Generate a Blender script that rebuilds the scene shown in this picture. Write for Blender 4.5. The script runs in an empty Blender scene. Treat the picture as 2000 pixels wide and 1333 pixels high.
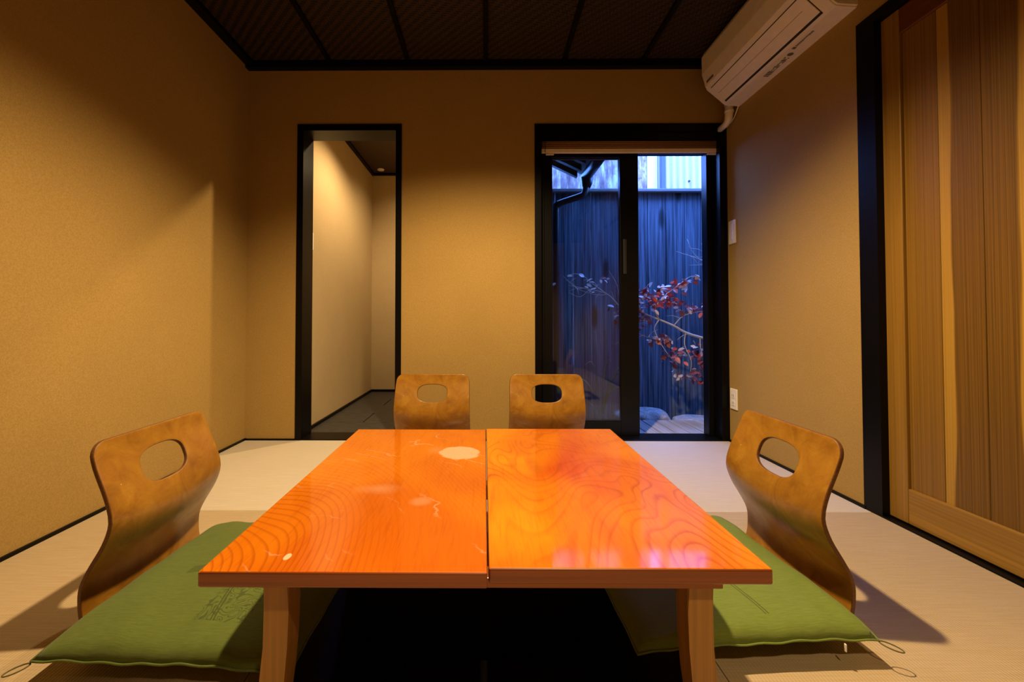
import bpy, bmesh, math, random
from mathutils import Vector, Matrix
random.seed(7)
S = bpy.context.scene
C = S.collection
PI = math.pi

# ------------------------------------------------------------------ camera
cam_d = bpy.data.cameras.new('camera')
cam = bpy.data.objects.new('camera', cam_d)
C.objects.link(cam)
S.camera = cam
cam_d.sensor_width = 36.0
cam_d.lens = 820.0 / 2000.0 * 36.0
cam_d.shift_x = (1000.0 - 944.09) / 2000.0
cam_d.shift_y = (609.83 - 666.5) / 2000.0
cam_d.clip_start = 0.02
cam.location = (0, 0, 0.7294)
cam.rotation_euler = (PI / 2 + 0.0198, 0.0, 0.0071)

# ------------------------------------------------------------------ sky
world = bpy.data.worlds.new('overcast_sky')
S.world = world
world.use_nodes = True
wn = world.node_tree.nodes
wn['Background'].inputs['Color'].default_value = (0.12, 0.28, 1.0, 1)
wn['Background'].inputs['Strength'].default_value = 26.0


# ------------------------------------------------------------------ lamps of the place
def spot(name, loc, energy, angle, blend, radius, col=(1.0, 0.70, 0.36)):
    d = bpy.data.lights.new(name, 'SPOT')
    d.energy = energy
    d.spot_size = math.radians(angle)
    d.spot_blend = blend
    d.shadow_soft_size = radius
    d.color = col
    o = bpy.data.objects.new(name, d)
    C.objects.link(o)
    o.location = loc
    return o


spot('downlight_over_table', (0.02, 1.22, 2.26), 325, 134, 0.62, 0.035)
spot('downlight_near_entry', (0.45, -0.55, 2.26), 95, 84, 0.35, 0.04)
spot('downlight_in_hallway', (-0.587, 3.05, 2.22), 95, 150, 0.6, 0.022)
spot('downlight_hallway_end', (-0.55, 3.85, 2.22), 16, 150, 0.6, 0.03)

# ------------------------------------------------------------------ exposure
S.view_settings.view_transform = 'Standard'
S.view_settings.look = 'None'
S.view_settings.exposure = -0.08
S.view_settings.gamma = 1.0
S.view_settings.use_curve_mapping = False


# ------------------------------------------------------------------ material helpers
class NT:
    def __init__(self, name):
        self.m = bpy.data.materials.new(name)
        self.m.use_nodes = True
        self.t = self.m.node_tree
        self.b = self.t.nodes['Principled BSDF']
        self.out = self.t.nodes['Material Output']

    def n(self, kind, **kw):
        nd = self.t.nodes.new('ShaderNode' + kind)
        for k, v in kw.items():
            setattr(nd, k, v)
        return nd

    def l(self, a, b):
        self.t.links.new(a, b)

    def val(self, sock, v):
        if hasattr(v, 'is_output'):
            self.l(v, sock)
        else:
            sock.default_value = v

    def coord(self, scale=(1, 1, 1), kind='Object', rot=(0, 0, 0), loc=(0, 0, 0)):
        tc = self.n('TexCoord')
        mp = self.n('Mapping')
        mp.inputs['Scale'].default_value = scale
        mp.inputs['Rotation'].default_value = rot
        mp.inputs['Location'].default_value = loc
        self.l(tc.outputs[kind], mp.inputs['Vector'])
        return mp.outputs['Vector']

    def noise(self, vec, scale, detail=4, rough=0.55, dist=0.0):
        nd = self.n('TexNoise')
        self.l(vec, nd.inputs['Vector'])
        nd.inputs['Scale'].default_value = scale
        nd.inputs['Detail'].default_value = detail
        nd.inputs['Roughness'].default_value = rough
        nd.inputs['Distortion'].default_value = dist
        return nd.outputs['Fac']

    def ramp(self, fac, stops, interp='LINEAR'):
        nd = self.n('ValToRGB')
        nd.color_ramp.interpolation = interp
        e = nd.color_ramp.elements
        while len(e) < len(stops):
            e.new(0.5)
        for i, (p, c) in enumerate(stops):
            e[i].position = p
            e[i].color = (c[0], c[1], c[2], 1) if not isinstance(c, (int, float)) else (c, c, c, 1)
        self.l(fac, nd.inputs['Fac'])
        return nd.outputs['Color']

    def mix(self, fac, a, b, mode='MIX'):
        nd = self.n('Mix', data_type='RGBA', blend_type=mode)
        self.val(nd.inputs[0], fac)
        for s, v in ((nd.inputs[6], a), (nd.inputs[7], b)):
            if isinstance(v, tuple) and len(v) == 3:
                v = (*v, 1)
            self.val(s, v)
        return nd.outputs[2]

    def math(self, op, a, b=0.0, c=None):
        nd = self.n('Math', operation=op)
        self.val(nd.inputs[0], a)
        self.val(nd.inputs[1], b)
        if c is not None:
            self.val(nd.inputs[2], c)
        return nd.outputs[0]

    def sep(self, vec):
        nd = self.n('SeparateXYZ')
        self.l(vec, nd.inputs[0])
        return nd.outputs

    def bump(self, h, strength=0.3, dist=0.002):
        nd = self.n('Bump')
        nd.inputs['Strength'].default_value = strength
        nd.inputs['Distance'].default_value = dist
        self.l(h, nd.inputs['Height'])
        self.l(nd.outputs[0], self.b.inputs['Normal'])

    def set(self, **kw):
        names = dict(col='Base Color', rough='Roughness', metal='Metallic', coat='Coat Weight',
                     coatr='Coat Roughness', spec='Specular IOR Level', sheen='Sheen Weight')
        for k, v in kw.items():
            if isinstance(v, tuple) and len(v) == 3:
                v = (*v, 1)
            self.val(self.b.inputs[names[k]], v)
        return self.m


def plain(name, col, rough=0.5, **kw):
    t = NT(name)
    v = t.coord()
    f = t.noise(v, 35, 3)
    c = t.mix(f, tuple(x * 0.9 for x in col), tuple(min(1, x * 1.1) for x in col))
    return t.set(col=c, rough=rough, **kw)


def mat_wall(name, c0, c1):
    t = NT(name)
    v = t.coord()
    big = t.noise(v, 3.0, 3)
    fine = t.noise(v, 220, 4, 0.65)
    spk = t.ramp(fine, [(0.33, c0), (0.68, c1)])
    col = t.mix(t.ramp(big, [(0.3, 0.0), (0.7, 0.22)]), spk, tuple(x * 0.82 for x in c0))
    t.bump(fine, 0.35, 0.0012)
    return t.set(col=col, rough=0.92, spec=0.15)


def mat_tatami(name, rot, c0, c1):
    t = NT(name)
    v = t.coord(rot=(0, 0, rot))
    w = t.n('TexWave', wave_type='BANDS', bands_direction='X')
    t.l(v, w.inputs['Vector'])
    w.inputs['Scale'].default_value = 42.0
    w.inputs['Distortion'].default_value = 0.4
    rush = t.noise(t.coord(scale=(8, 260, 8), rot=(0, 0, rot)), 1.0, 4, 0.6)
    lowf = t.noise(v, 5, 3)
    c = t.ramp(rush, [(0.3, c0), (0.7, c1)])
    c = t.mix(t.math('MULTIPLY', w.outputs['Fac'], 0.22), c, tuple(x * 0.55 for x in c0))
    c = t.mix(t.math('MULTIPLY', lowf, 0.22), c, tuple(x * 0.7 for x in c0))
    h = t.math('ADD', w.outputs['Fac'], t.math('MULTIPLY', rush, 0.5))
    t.bump(h, 0.35, 0.0015)
    return t.set(col=c, rough=0.62, spec=0.3)


def mat_weave(name):
    t = NT(name)
    v = t.coord()
    s = t.sep(v)
    a = 0.014
    i = t.math('FLOOR', t.math('DIVIDE', s[0], a))
    j = t.math('FLOOR', t.math('DIVIDE', s[1], a))
    tw = t.math('LESS_THAN', t.math('FLOORED_MODULO', t.math('ADD', i, j), 4.0), 1.5)
    f = t.noise(t.coord(scale=(1, 1, 1)), 60, 3)
    c = t.mix(tw, (0.046, 0.024, 0.007), (0.012, 0.006, 0.003))
    c = t.mix(t.math('MULTIPLY', f, 0.5), c, (0.012, 0.006, 0.003))
    fx = t.math('PINGPONG', s[0], a / 2)
    fy = t.math('PINGPONG', s[1], a / 2)
    hx = t.math('MULTIPLY', fx, 140.0)
    hy = t.math('MULTIPLY', fy, 140.0)
    nd = t.n('Mix', data_type='FLOAT')
    t.l(tw, nd.inputs[0]); t.l(hx, nd.inputs[2]); t.l(hy, nd.inputs[3])
    t.bump(nd.outputs[0], 0.6, 0.004)
    return t.set(col=c, rough=0.55, spec=0.3)


def mat_grain(name, c0, c1, axis='z', fine=120, rough=0.5, big=1.0, dark=None, **kw):
    """straight grained wood, the grain running along the given axis"""
    t = NT(name)
    sc = {'x': (1.2, fine, fine), 'y': (fine, 1.2, fine), 'z': (fine, fine, 1.2)}[axis]
    sb = {'x': (.6, 14, 14), 'y': (14, .6, 14), 'z': (14, 14, .6)}[axis]
    g = t.noise(t.coord(scale=sc), 1.0, 5, 0.6)
    b = t.noise(t.coord(scale=sb), big, 3, 0.5, 0.3)
    c = t.ramp(b, [(0.3, c0), (0.7, c1)])
    d = dark or tuple(x * 0.6 for x in c0)
    c = t.mix(t.ramp(g, [(0.40, 0.55), (0.62, 0.0)]), c, d)
    t.bump(g, 0.12, 0.001)
    return t.set(col=c, rough=rough, **kw)


def mat_sap(name, x_sap, side, width, seed):
    """cedar board: brown heartwood with pale sapwood along one or both long edges (across = object Y)"""
    t = NT(name)
    g = t.noise(t.coord(scale=(300, 330, 1.0), loc=(seed, 0, 0)), 1.0, 4, 0.6)
    wob = t.noise(t.coord(scale=(1, 1, 0.9), loc=(seed * 3.1, 0, seed)), 1.3, 2)
    s = t.sep(t.coord())
    y = t.math('ADD', s[1], t.math('MULTIPLY', t.math('SUBTRACT', wob, 0.5), 0.05))
    heart = t.ramp(g, [(0.36, (0.085, 0.041, 0.004)), (0.62, (0.165, 0.083, 0.010))])
    sap = t.ramp(g, [(0.33, (0.30, 0.170, 0.022)), (0.62, (0.38, 0.222, 0.034))])
    if side == 'mid':
        heart = t.ramp(g, [(0.36, (0.15, 0.075, 0.009)), (0.62, (0.22, 0.116, 0.017))])
        m = 0.0
    else:
        d = t.math('SUBTRACT', y, x_sap) if side == 'far' else t.math('SUBTRACT', x_sap, y)
        m = t.math('SMOOTH_MIN', t.math('MAXIMUM', t.math('MULTIPLY', d, 160.0), 0.0), 1.0, 0.1)
    c = t.mix(m, heart, sap)
    t.bump(g, 0.15, 0.0008)
    return t.set(col=c, rough=0.42, spec=0.4)


def mat_table(name, seed, base=((0.50, 0.110, 0.001), (0.66, 0.200, 0.002)), line=(0.28, 0.038, 0.001), stains=False):
    """orange lacquered board with contour-like figure"""
    t = NT(name)
    v = t.coord(scale=(1.9, 1.05, 1.5), loc=(seed, seed * 0.7, 0))
    n1 = t.noise(v, 1.25, 2, 0.45, 0.5)
    k = t.math('MULTIPLY', n1, 46.0)
    if stains:
        # growth rings sweeping round the front left corner
        p0 = t.sep(t.coord())
        ax = t.math('SUBTRACT', p0[0], -0.50)
        ay = t.math('MULTIPLY', t.math('SUBTRACT', p0[1], 0.60), 0.62)
        rad = t.math('SQRT', t.math('ADD', t.math('MULTIPLY', ax, ax), t.math('MULTIPLY', ay, ay)))
        k = t.math('ADD', t.math('MULTIPLY', rad, 88.0), t.math('MULTIPLY', n1, 16.0))
    fr = t.math('FRACT', k)
    ln = t.ramp(fr, [(0.0, 0.0), (0.62, 0.0), (0.90, 1.0), (1.0, 0.25)])
    patch = t.ramp(t.noise(t.coord(loc=(seed * 2, 0, 0)), 3.1, 3), [(0.38, 0.04), (0.66, 0.62)])
    if stains:
        near = t.ramp(rad, [(0.02, 0.75), (0.24, 0.62), (0.34, 0.08), (0.60, 0.02)])
        patch = t.mix(0.35, near, patch)
    f = t.math('MULTIPLY', ln, patch)
    tone = t.noise(t.coord(scale=(2.2, 1.2, 1), loc=(seed, 0, 0)), 1.6, 3, 0.5, 0.8)
    c = t.ramp(tone, [(0.32, base[0]), (0.68, base[1])])
    pores = t.noise(t.coord(scale=(190, 14, 190)), 1.0, 3)
    c = t.mix(t.ramp(pores, [(0.3, 0.25), (0.5, 0.0)]), c, line)
    c = t.mix(f, c, line)
    rough = 0.10
    if stains:
        # worn-through lacquer and water marks with shapes of their own (object x, y)
        s = t.sep(t.coord())
        wob = t.noise(t.coord(), 22, 3)
        wv = t.math('MULTIPLY', t.math('SUBTRACT', wob, 0.5), 0.55)

        def blob(x, y, rx, ry, soft):
            dx = t.math('DIVIDE', t.math('SUBTRACT', s[0], x), rx)
            dy = t.math('DIVIDE', t.math('SUBTRACT', s[1], y), ry)
            r = t.math('SQRT', t.math('ADD', t.math('MULTIPLY', dx, dx), t.math('MULTIPLY', dy, dy)))
            r = t.math('ADD', r, wv)
            return t.ramp(r, [(1.0 - soft, 1.0), (1.0, 0.0)])
        pale = (0.66, 0.42, 0.25)
        bare = t.mix(t.noise(t.coord(), 240, 2), (0.42, 0.26, 0.14), (0.62, 0.43, 0.27))
        m1 = blob(-0.081, 1.275, 0.066, 0.062, 0.10)
        c = t.mix(t.math('MULTIPLY', blob(-0.255, 1.002, 0.065, 0.035, 0.9), 0.28), c, pale)
        c = t.mix(t.math('MULTIPLY', blob(-0.144, 0.933, 0.030, 0.028, 0.5), 0.28), c, pale)
        c = t.mix(t.math('MULTIPLY', blob(-0.155, 1.30, 0.030, 0.05, 0.8), 0.15), c, pale)
        scr = t.n('TexWave', wave_type='BANDS', bands_direction='DIAGONAL')
        t.l(t.coord(), scr.inputs['Vector'])
        scr.inputs['Scale'].default_value = 7
        scr.inputs['Distortion'].default_value = 14
        scr.inputs['Detail'].default_value = 4
        sc = t.math('MULTIPLY', t.ramp(scr.outputs['Fac'], [(0.965, 0.0), (1.0, 1.0)]),
                    t.ramp(t.noise(t.coord(), 6, 2), [(0.52, 0.0), (0.66, 0.45)]))
        c = t.mix(sc, c, pale)
        c = t.mix(m1, c, bare)
        c = t.mix(blob(-0.336, 0.715, 0.0065, 0.011, 0.2), c, (0.62, 0.50, 0.32))
        t.l(t.mix(m1, (1, 1, 1), (0, 0, 0)), t.b.inputs['Coat Weight'])
    else:
        t.set(coat=1.0)
    t.b.inputs['Coat IOR'].default_value = 1.38
    return t.set(col=c, rough=0.42, coatr=0.07, spec=0.1)


def mat_ply(name, c0, c1, c2):
    t = NT(name)
    v = t.coord(scale=(1.4, 1.0, 1.0))
    n = t.noise(v, 9.0, 5, 0.6, 1.6)
    c = t.ramp(n, [(0.28, c0), (0.5, c1), (0.72, c2)])
    w = t.noise(t.coord(scale=(40, 40, 500)), 1.0, 3)
    c = t.mix(t.ramp(w, [(0.35, 0.18), (0.55, 0.0)]), c, c0)
    ch = t.noise(t.coord(), 95, 2)
    c = t.mix(t.ramp(ch, [(0.78, 0.0), (0.80, 0.8)]), c, (0.75, 0.5, 0.2))
    return t.set(col=c, rough=0.38, coat=0.45, coatr=0.22, spec=0.35)


def mat_cushion(name, c0, c1):
    """green cotton with a fine slub and tone-on-tone woven figures"""
    t = NT(name)
    v = t.coord()
    s = t.sep(v)
    slub = t.noise(t.coord(scale=(40, 420, 40)), 1.0, 4, 0.6)
    warp = t.noise(t.coord(scale=(500, 30, 40)), 1.0, 3, 0.6)
    lowf = t.noise(v, 7, 3)
    base = t.ramp(slub, [(0.3, c0), (0.7, c1)])
    base = t.mix(t.math('MULTIPLY', warp, 0.28), base, tuple(x * 0.6 for x in c0))
    base = t.mix(t.math('MULTIPLY', lowf, 0.3), base, tuple(x * 0.8 for x in c0))

    def inside(a, lo, hi):
        return t.math('MULTIPLY', t.math('GREATER_THAN', a, lo), t.math('LESS_THAN', a, hi))
    # scroll-work squares
    sn = t.noise(v, 24, 1.0, 0.4, 1.2)
    scroll = t.ramp(t.math('FRACT', t.math('MULTIPLY', sn, 9.0)), [(0.50, 0.0), (0.58, 1.0), (0.80, 1.0), (0.88, 0.0)])
    sq = t.math('MULTIPLY', inside(s[0], 0.005, 0.12), inside(s[1], -0.20, -0.07))
    sq2 = t.math('MULTIPLY', inside(s[0], -0.06, 0.05), inside(s[1], 0.02, 0.13))
    sqs = t.math('MAXIMUM', sq, sq2)
    fig = t.math('MULTIPLY', scroll, sqs)
    # thin double lines and a band
    d1 = t.math('ABSOLUTE', t.math('SUBTRACT', s[0], t.math('MULTIPLY', s[1], -0.25)))
    lines = t.math('MULTIPLY', inside(d1, 0.002, 0.0045), inside(s[1], -0.20, 0.22))
    d2 = t.math('SUBTRACT', s[1], t.math('MULTIPLY', s[0], 0.25))
    band = t.math('MULTIPLY', inside(d2, -0.012, 0.018), inside(s[0], -0.13, 0.06))
    allf = t.math('MAXIMUM', t.math('MULTIPLY', fig, 0.6), t.math('MAXIMUM', t.math('MULTIPLY', lines, 0.8), t.math('MULTIPLY', band, 0.4)))
    col = t.mix(allf, base, tuple(x * 0.30 for x in c0))
    h = t.math('ADD', t.math('MULTIPLY', slub, 0.6), t.math('MULTIPLY', allf, -1.2))
    t.bump(h, 0.4, 0.0015)
    return t.set(col=col, rough=0.8, spec=0.2, sheen=0.15)


def mat_fence(name, seed):
    t = NT(name)
    g = t.noise(t.coord(scale=(70, 70, 1.6), loc=(seed, 0, seed)), 1.0, 5, 0.62, 0.2)
    b = t.noise(t.coord(scale=(9, 9, 0.8), loc=(seed, 0, seed * 2)), 1.0, 3)
    vo = t.n('TexVoronoi', feature='F1')
    t.l(t.coord(scale=(7, 1, 1.9), loc=(seed * 1.7, 0, seed * 0.31)), vo.inputs['Vector'])
    vo.inputs['Scale'].default_value = 1.0
    knot = t.ramp(vo.outputs['Distance'], [(0.08, 1.0), (0.17, 0.75), (0.25, 0.0)])
    c = t.ramp(g, [(0.30, (0.008, 0.013, 0.024)), (0.66, (0.230, 0.330, 0.460))])  # blue in these grain colours stands in for blue sky light
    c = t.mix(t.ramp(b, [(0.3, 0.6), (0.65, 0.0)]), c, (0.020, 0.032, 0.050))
    c = t.mix(knot, c, (0.008, 0.008, 0.010))
    t.bump(g, 0.5, 0.003)
    return t.set(col=c, rough=0.7, spec=0.25)


def mat_rust():
    t = NT('weathered_corrugated_steel')
    f = t.noise(t.coord(scale=(5, 5, 1.6)), 1.6, 5, 0.7)
    d = t.noise(t.coord(), 14, 3)
    c = t.ramp(f, [(0.38, (0.56, 0.45, 0.43)), (0.50, (0.30, 0.17, 0.16)), (0.64, (0.09, 0.04, 0.035))])
    c = t.mix(t.ramp(d, [(0.62, 0.0), (0.70, 0.7)]), c, (0.08, 0.05, 0.05))
    return t.set(col=c, rough=0.75)


def mat_stone():
    t = NT('granite')
    v = t.n('TexVoronoi')
    t.l(t.coord(), v.inputs['Vector'])
    v.inputs['Scale'].default_value = 120
    c = t.ramp(v.outputs['Distance'], [(0.1, (0.22, 0.22, 0.21)), (0.6, (0.46, 0.45, 0.42))])
    n = t.noise(t.coord(), 30, 5, 0.7)
    c = t.mix(t.ramp(n, [(0.4, 0.7), (0.6, 0.0)]), c, (0.20, 0.20, 0.20))
    t.bump(n, 0.8, 0.01)
    return t.set(col=c, rough=0.85)


def mat_glass():
    t = NT('window_glass')
    tr = t.n('BsdfTransparent')
    tr.inputs['Color'].default_value = (0.85, 0.89, 0.89, 1)
    gl = t.n('BsdfGlossy')
    gl.inputs['Roughness'].default_value = 0.0
    fr = t.n('Fresnel')
    fr.inputs['IOR'].default_value = 1.52
    mx = t.n('MixShader')
    t.l(fr.outputs[0], mx.inputs[0])
    t.l(tr.outputs[0], mx.inputs[1])
    t.l(gl.outputs[0], mx.inputs[2])
    t.l(mx.outputs[0], t.out.inputs['Surface'])
    return t.m


M = dict(
    wall=mat_wall('earthen_plaster_paper', (0.32, 0.208, 0.060), (0.42, 0.282, 0.098)),
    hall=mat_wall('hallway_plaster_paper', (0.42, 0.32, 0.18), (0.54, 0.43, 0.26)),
    black=plain('black_lacquered_wood', (0.0022, 0.002, 0.002), 0.38, spec=0.15),
    alu=plain('black_aluminium', (0.003, 0.0033, 0.004), 0.35, spec=0.2),
    weave=mat_weave('woven_bark_ceiling'),
    hallceil=plain('dark_hallway_ceiling_board', (0.045, 0.022, 0.010), 0.6),
    tat_a=mat_tatami('tatami_rush_across', 0.0, (0.41, 0.315, 0.19), (0.50, 0.395, 0.255)),
    tat_b=mat_tatami('tatami_rush_along_painted_sheen', PI / 2, (0.54, 0.48, 0.385), (0.63, 0.57, 0.475)),  # far row: paler base paints in sheen and window light
    cedar_f=mat_grain('cedar_frame_wood', (0.235, 0.122, 0.016), (0.31, 0.168, 0.026), 'z', 160, 0.45),
    cedar_r=mat_grain('cedar_rail_wood', (0.25, 0.132, 0.020), (0.34, 0.188, 0.032), 'y', 120, 0.45),
    red_r=mat_grain('reddish_top_rail_wood', (0.11, 0.030, 0.008), (0.16, 0.046, 0.012), 'y', 120, 0.45),
    table_l=mat_table('orange_lacquer_figured', 3.3, stains=True),
    table_r=mat_table('orange_lacquer_bright', 8.1, base=((0.52, 0.088, 0.001), (0.72, 0.245, 0.003))),
    tframe=mat_grain('brown_orange_leg_wood', (0.33, 0.158, 0.030), (0.43, 0.215, 0.048), 'z', 90, 0.4, coat=0.3),
    tedge=mat_grain('dark_stained_board_edge', (0.22, 0.045, 0.008), (0.32, 0.075, 0.012), 'x', 90, 0.35, coat=0.5),
    batten=mat_grain('brown_orange_batten_wood', (0.34, 0.095, 0.012), (0.43, 0.140, 0.020), 'x', 90, 0.35, coat=0.4),
    ply=mat_ply('amber_bent_plywood', (0.20, 0.080, 0.007), (0.32, 0.145, 0.013), (0.42, 0.215, 0.024)),
    plyedge=mat_grain('plywood_edge', (0.13, 0.048, 0.012), (0.20, 0.085, 0.022), 'x', 200, 0.5),
    green_l=mat_cushion('deep_green_cotton', (0.080, 0.118, 0.018), (0.120, 0.160, 0.030)),
    green_r=mat_cushion('fresh_green_cotton', (0.125, 0.180, 0.028), (0.180, 0.245, 0.046)),
    cord=plain('olive_cord', (0.12, 0.11, 0.04), 0.8),
    plastic=plain('ivory_plastic', (0.72, 0.66, 0.58), 0.42),
    plastic_f=plain('ivory_plastic_flap', (0.76, 0.70, 0.63), 0.25),
    white=plain('white_plastic', (0.80, 0.78, 0.74), 0.4),
    ink=plain('grey_print', (0.10, 0.085, 0.07), 0.6),
    gap=plain('dark_slot', (0.01, 0.009, 0.008), 0.8),
    slate=None,
    well=plain('added_dark_well_board', (0.008, 0.005, 0.004), 0.7),  # near-black boards standing in for deep shade under the table
    clad=plain('dark_light_blocking_cladding', (0.030, 0.030, 0.032), 0.7),  # kept dark so the unseen courtyard walls bounce little sky light
    blind=mat_grain('brown_reed_blind', (0.24, 0.12, 0.035), (0.34, 0.18, 0.055), 'x', 150, 0.7),
    bar=plain('pale_blind_bar', (0.78, 0.72, 0.66), 0.5),
    rust=mat_rust(),
    lavender=plain('lavender_grey_steel', (0.36, 0.28, 0.29), 0.5),
    bright=plain('white_painted_metal', (0.80, 0.80, 0.80), 0.5),
    gutter=plain('dark_gutter_plastic', (0.020, 0.022, 0.026), 0.35),
    roof=plain('dark_roof_tile', (0.030, 0.032, 0.036), 0.6),
    cap=mat_grain('grey_cap_board', (0.22, 0.23, 0.25), (0.34, 0.35, 0.37), 'x', 60, 0.7),
    deck=mat_grain('grey_weathered_deck', (0.34, 0.335, 0.33), (0.46, 0.455, 0.44), 'y', 80, 0.7),
    stone=mat_stone(),
    bark=plain('pale_bark', (0.62, 0.60, 0.56), 0.7),
    leaf_a=plain('crimson_leaf', (0.75, 0.13, 0.10), 0.35),
    leaf_b=plain('plum_leaf', (0.48, 0.16, 0.17), 0.35),
    leaf_c=plain('highlight_leaf', (0.95, 0.84, 0.82), 0.35),  # near-white base paints glossy highlights among the leaves
    leaf_g=plain('green_blade', (0.10, 0.34, 0.12), 0.4),
    soil=plain('dark_soil', (0.05, 0.045, 0.04), 0.9),
    glass=mat_glass(),
)
_t = NT('charcoal_slate_tile')
_n = _t.noise(_t.coord(scale=(1, 4, 1)), 14, 5, 0.65)
_t.bump(_n, 0.4, 0.003)
M['slate'] = _t.set(col=_t.ramp(_n, [(0.3, (0.016, 0.016, 0.017)), (0.7, (0.055, 0.053, 0.052))]), rough=0.45, spec=0.4)
M['grout'] = plain('grey_grout', (0.085, 0.082, 0.078), 0.8)
FENCE = [mat_fence('sky_tinted_charred_cedar_%s' % w, k * 2.37) for k, w in enumerate(('one', 'two', 'three', 'four', 'five'))]


# ------------------------------------------------------------------ mesh helpers
def link(name, me, mats, parent=None):
    o = bpy.data.objects.new(name, me)
    C.objects.link(o)
    if not isinstance(mats, (list, tuple)):
        mats = [mats]
    for m in mats:
        me.materials.append(m)
    if parent:
        o.parent = parent
    return o


def obj(name, bm, mats, parent=None, smooth=False):
    bmesh.ops.recalc_face_normals(bm, faces=bm.faces[:])
    me = bpy.data.meshes.new(name)
    bm.to_mesh(me)
    bm.free()
    if smooth:
        for p in me.polygons:
            p.use_smooth = True
    return link(name, me, mats, parent)


def add_box(bm, x0, x1, y0, y1, z0, z1, bevel=0.0, seg=2):
    r = bmesh.ops.create_cube(bm, size=1.0)
    vs = r['verts']
    for v in vs:
        v.co = Vector(((x0 + x1) / 2 + v.co.x * (x1 - x0), (y0 + y1) / 2 + v.co.y * (y1 - y0), (z0 + z1) / 2 + v.co.z * (z1 - z0)))
    if bevel > 0:
        es = list({e for v in vs for e in v.link_edges})
        bmesh.ops.bevel(bm, geom=es, offset=bevel, segments=seg, affect='EDGES', profile=0.5)
    return bm


def box(name, x0, x1, y0, y1, z0, z1, mat, parent=None, bevel=0.0, seg=2):
    return obj(name, add_box(bmesh.new(), x0, x1, y0, y1, z0, z1, bevel, seg), mat, parent)


def boxes(name, lst, mat, parent=None, bevel=0.0):
    bm = bmesh.new()
    for b in lst:
        add_box(bm, *b, bevel=bevel)
    return obj(name, bm, mat, parent)


def tube(bm, pts, radii, seg=8, cap=True):
    pts = [Vector(p) for p in pts]
    if not isinstance(radii, (list, tuple)):
        radii = [radii] * len(pts)
    rings = []
    ref = None
    for i, p in enumerate(pts):
        a = pts[max(i - 1, 0)]
        b = pts[min(i + 1, len(pts) - 1)]
        d = (b - a).normalized()
        if ref is None:
            ref = d.orthogonal().normalized()
        ref = (ref - d * ref.dot(d)).normalized()
        q = d.cross(ref)
        rings.append([bm.verts.new(p + (ref * math.cos(t) + q * math.sin(t)) * radii[i])
                      for t in [2 * PI * k / seg for k in range(seg)]])
    for i in range(len(rings) - 1):
        for k in range(seg):
            bm.faces.new((rings[i][k], rings[i][(k + 1) % seg], rings[i + 1][(k + 1) % seg], rings[i + 1][k]))
    if cap:
        bm.faces.new(rings[0][::-1])
        bm.faces.new(rings[-1])
    return bm


def prism(bm, poly, axis, a, b):
    """extrude a 2-D polygon along an axis; poly in the two other axes (order x,y,z without axis)"""
    def mk(u, v, w):
        return {'x': (w, u, v), 'y': (u, w, v), 'z': (u, v, w)}[axis]
    A = [bm.verts.new(mk(u, v, a)) for u, v in poly]
    B = [bm.verts.new(mk(u, v, b)) for u, v in poly]
    n = len(poly)
    bm.faces.new(A)
    bm.faces.new(B[::-1])
    for i in range(n):
        bm.faces.new((A[i], B[i], B[(i + 1) % n], A[(i + 1) % n]))
    return bm


def spline(pts, n):
    pts = [Vector(p) for p in pts]
    P = [2 * pts[0] - pts[1]] + pts + [2 * pts[-1] - pts[-2]]
    out = []
    for i in range(1, len(P) - 2):
        for k in range(n):
            t = k / n
            p0, p1, p2, p3 = P[i - 1], P[i], P[i + 1], P[i + 2]
            out.append(0.5 * ((2 * p1) + (p2 - p0) * t + (2 * p0 - 5 * p1 + 4 * p2 - p3) * t * t + (3 * p1 - p0 - 3 * p2 + p3) * t ** 3))
    out.append(pts[-1])
    return out


def struct(o):
    o['kind'] = 'structure'
    return o


def tag(o, label, cat, group=None):
    o['label'] = label
    o['category'] = cat
    if group:
        o['group'] = group
    return o


def thing(name, label, cat, loc=(0, 0, 0), rz=0.0, group=None):
    o = bpy.data.objects.new(name, None)
    o.empty_display_size = 0.1
    C.objects.link(o)
    o.location = loc
    o.rotation_euler = (0, 0, rz)
    return tag(o, label, cat, group)


def copy_thing(root, loc, rz, label, group=None):
    r = root.copy()
    C.objects.link(r)
    r.location = loc
    r.rotation_euler = (0, 0, rz)
    tag(r, label, root['category'], group)
    for ch in list(root.children):
        c = ch.copy()
        C.objects.link(c)
        c.parent = r
        for g in list(ch.children):
            d = g.copy()
            C.objects.link(d)
            d.parent = c
    return r


# ================================================================== THE ROOM
XL, XR, YB, YR, H = -1.471, 1.469, 2.56, -1.15, 2.319
YO = 2.70          # outer side of the end wall

# floor with rush mats
fl = struct(boxes('floor', [
    (XL - 0.1, -0.46, YR - 0.1, YB, -0.14, -0.004), (0.46, XR + 0.1, YR - 0.1, YB, -0.14, -0.004),
    (-0.46, 0.46, YR - 0.1, 0.76, -0.14, -0.004), (-0.46, 0.46, 1.46, YB, -0.14, -0.004)], M['gap']))
mx = [XL, -0.49, 0.49, XR]
my = [YR, -0.30, 0.66, 1.62, YB]
PX, PY0, PY1 = 0.44, 0.78, 1.44      # assumed leg well, added to keep the space under the table dark


def mat_piece(x0, x1, y0, y1, mt):
    box('tatami_mat', x0 + 0.0008, x1 - 0.0008, y0 + 0.0008, y1 - 0.0008, -0.03, 0.0, mt, fl, bevel=0.0012, seg=1)


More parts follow.
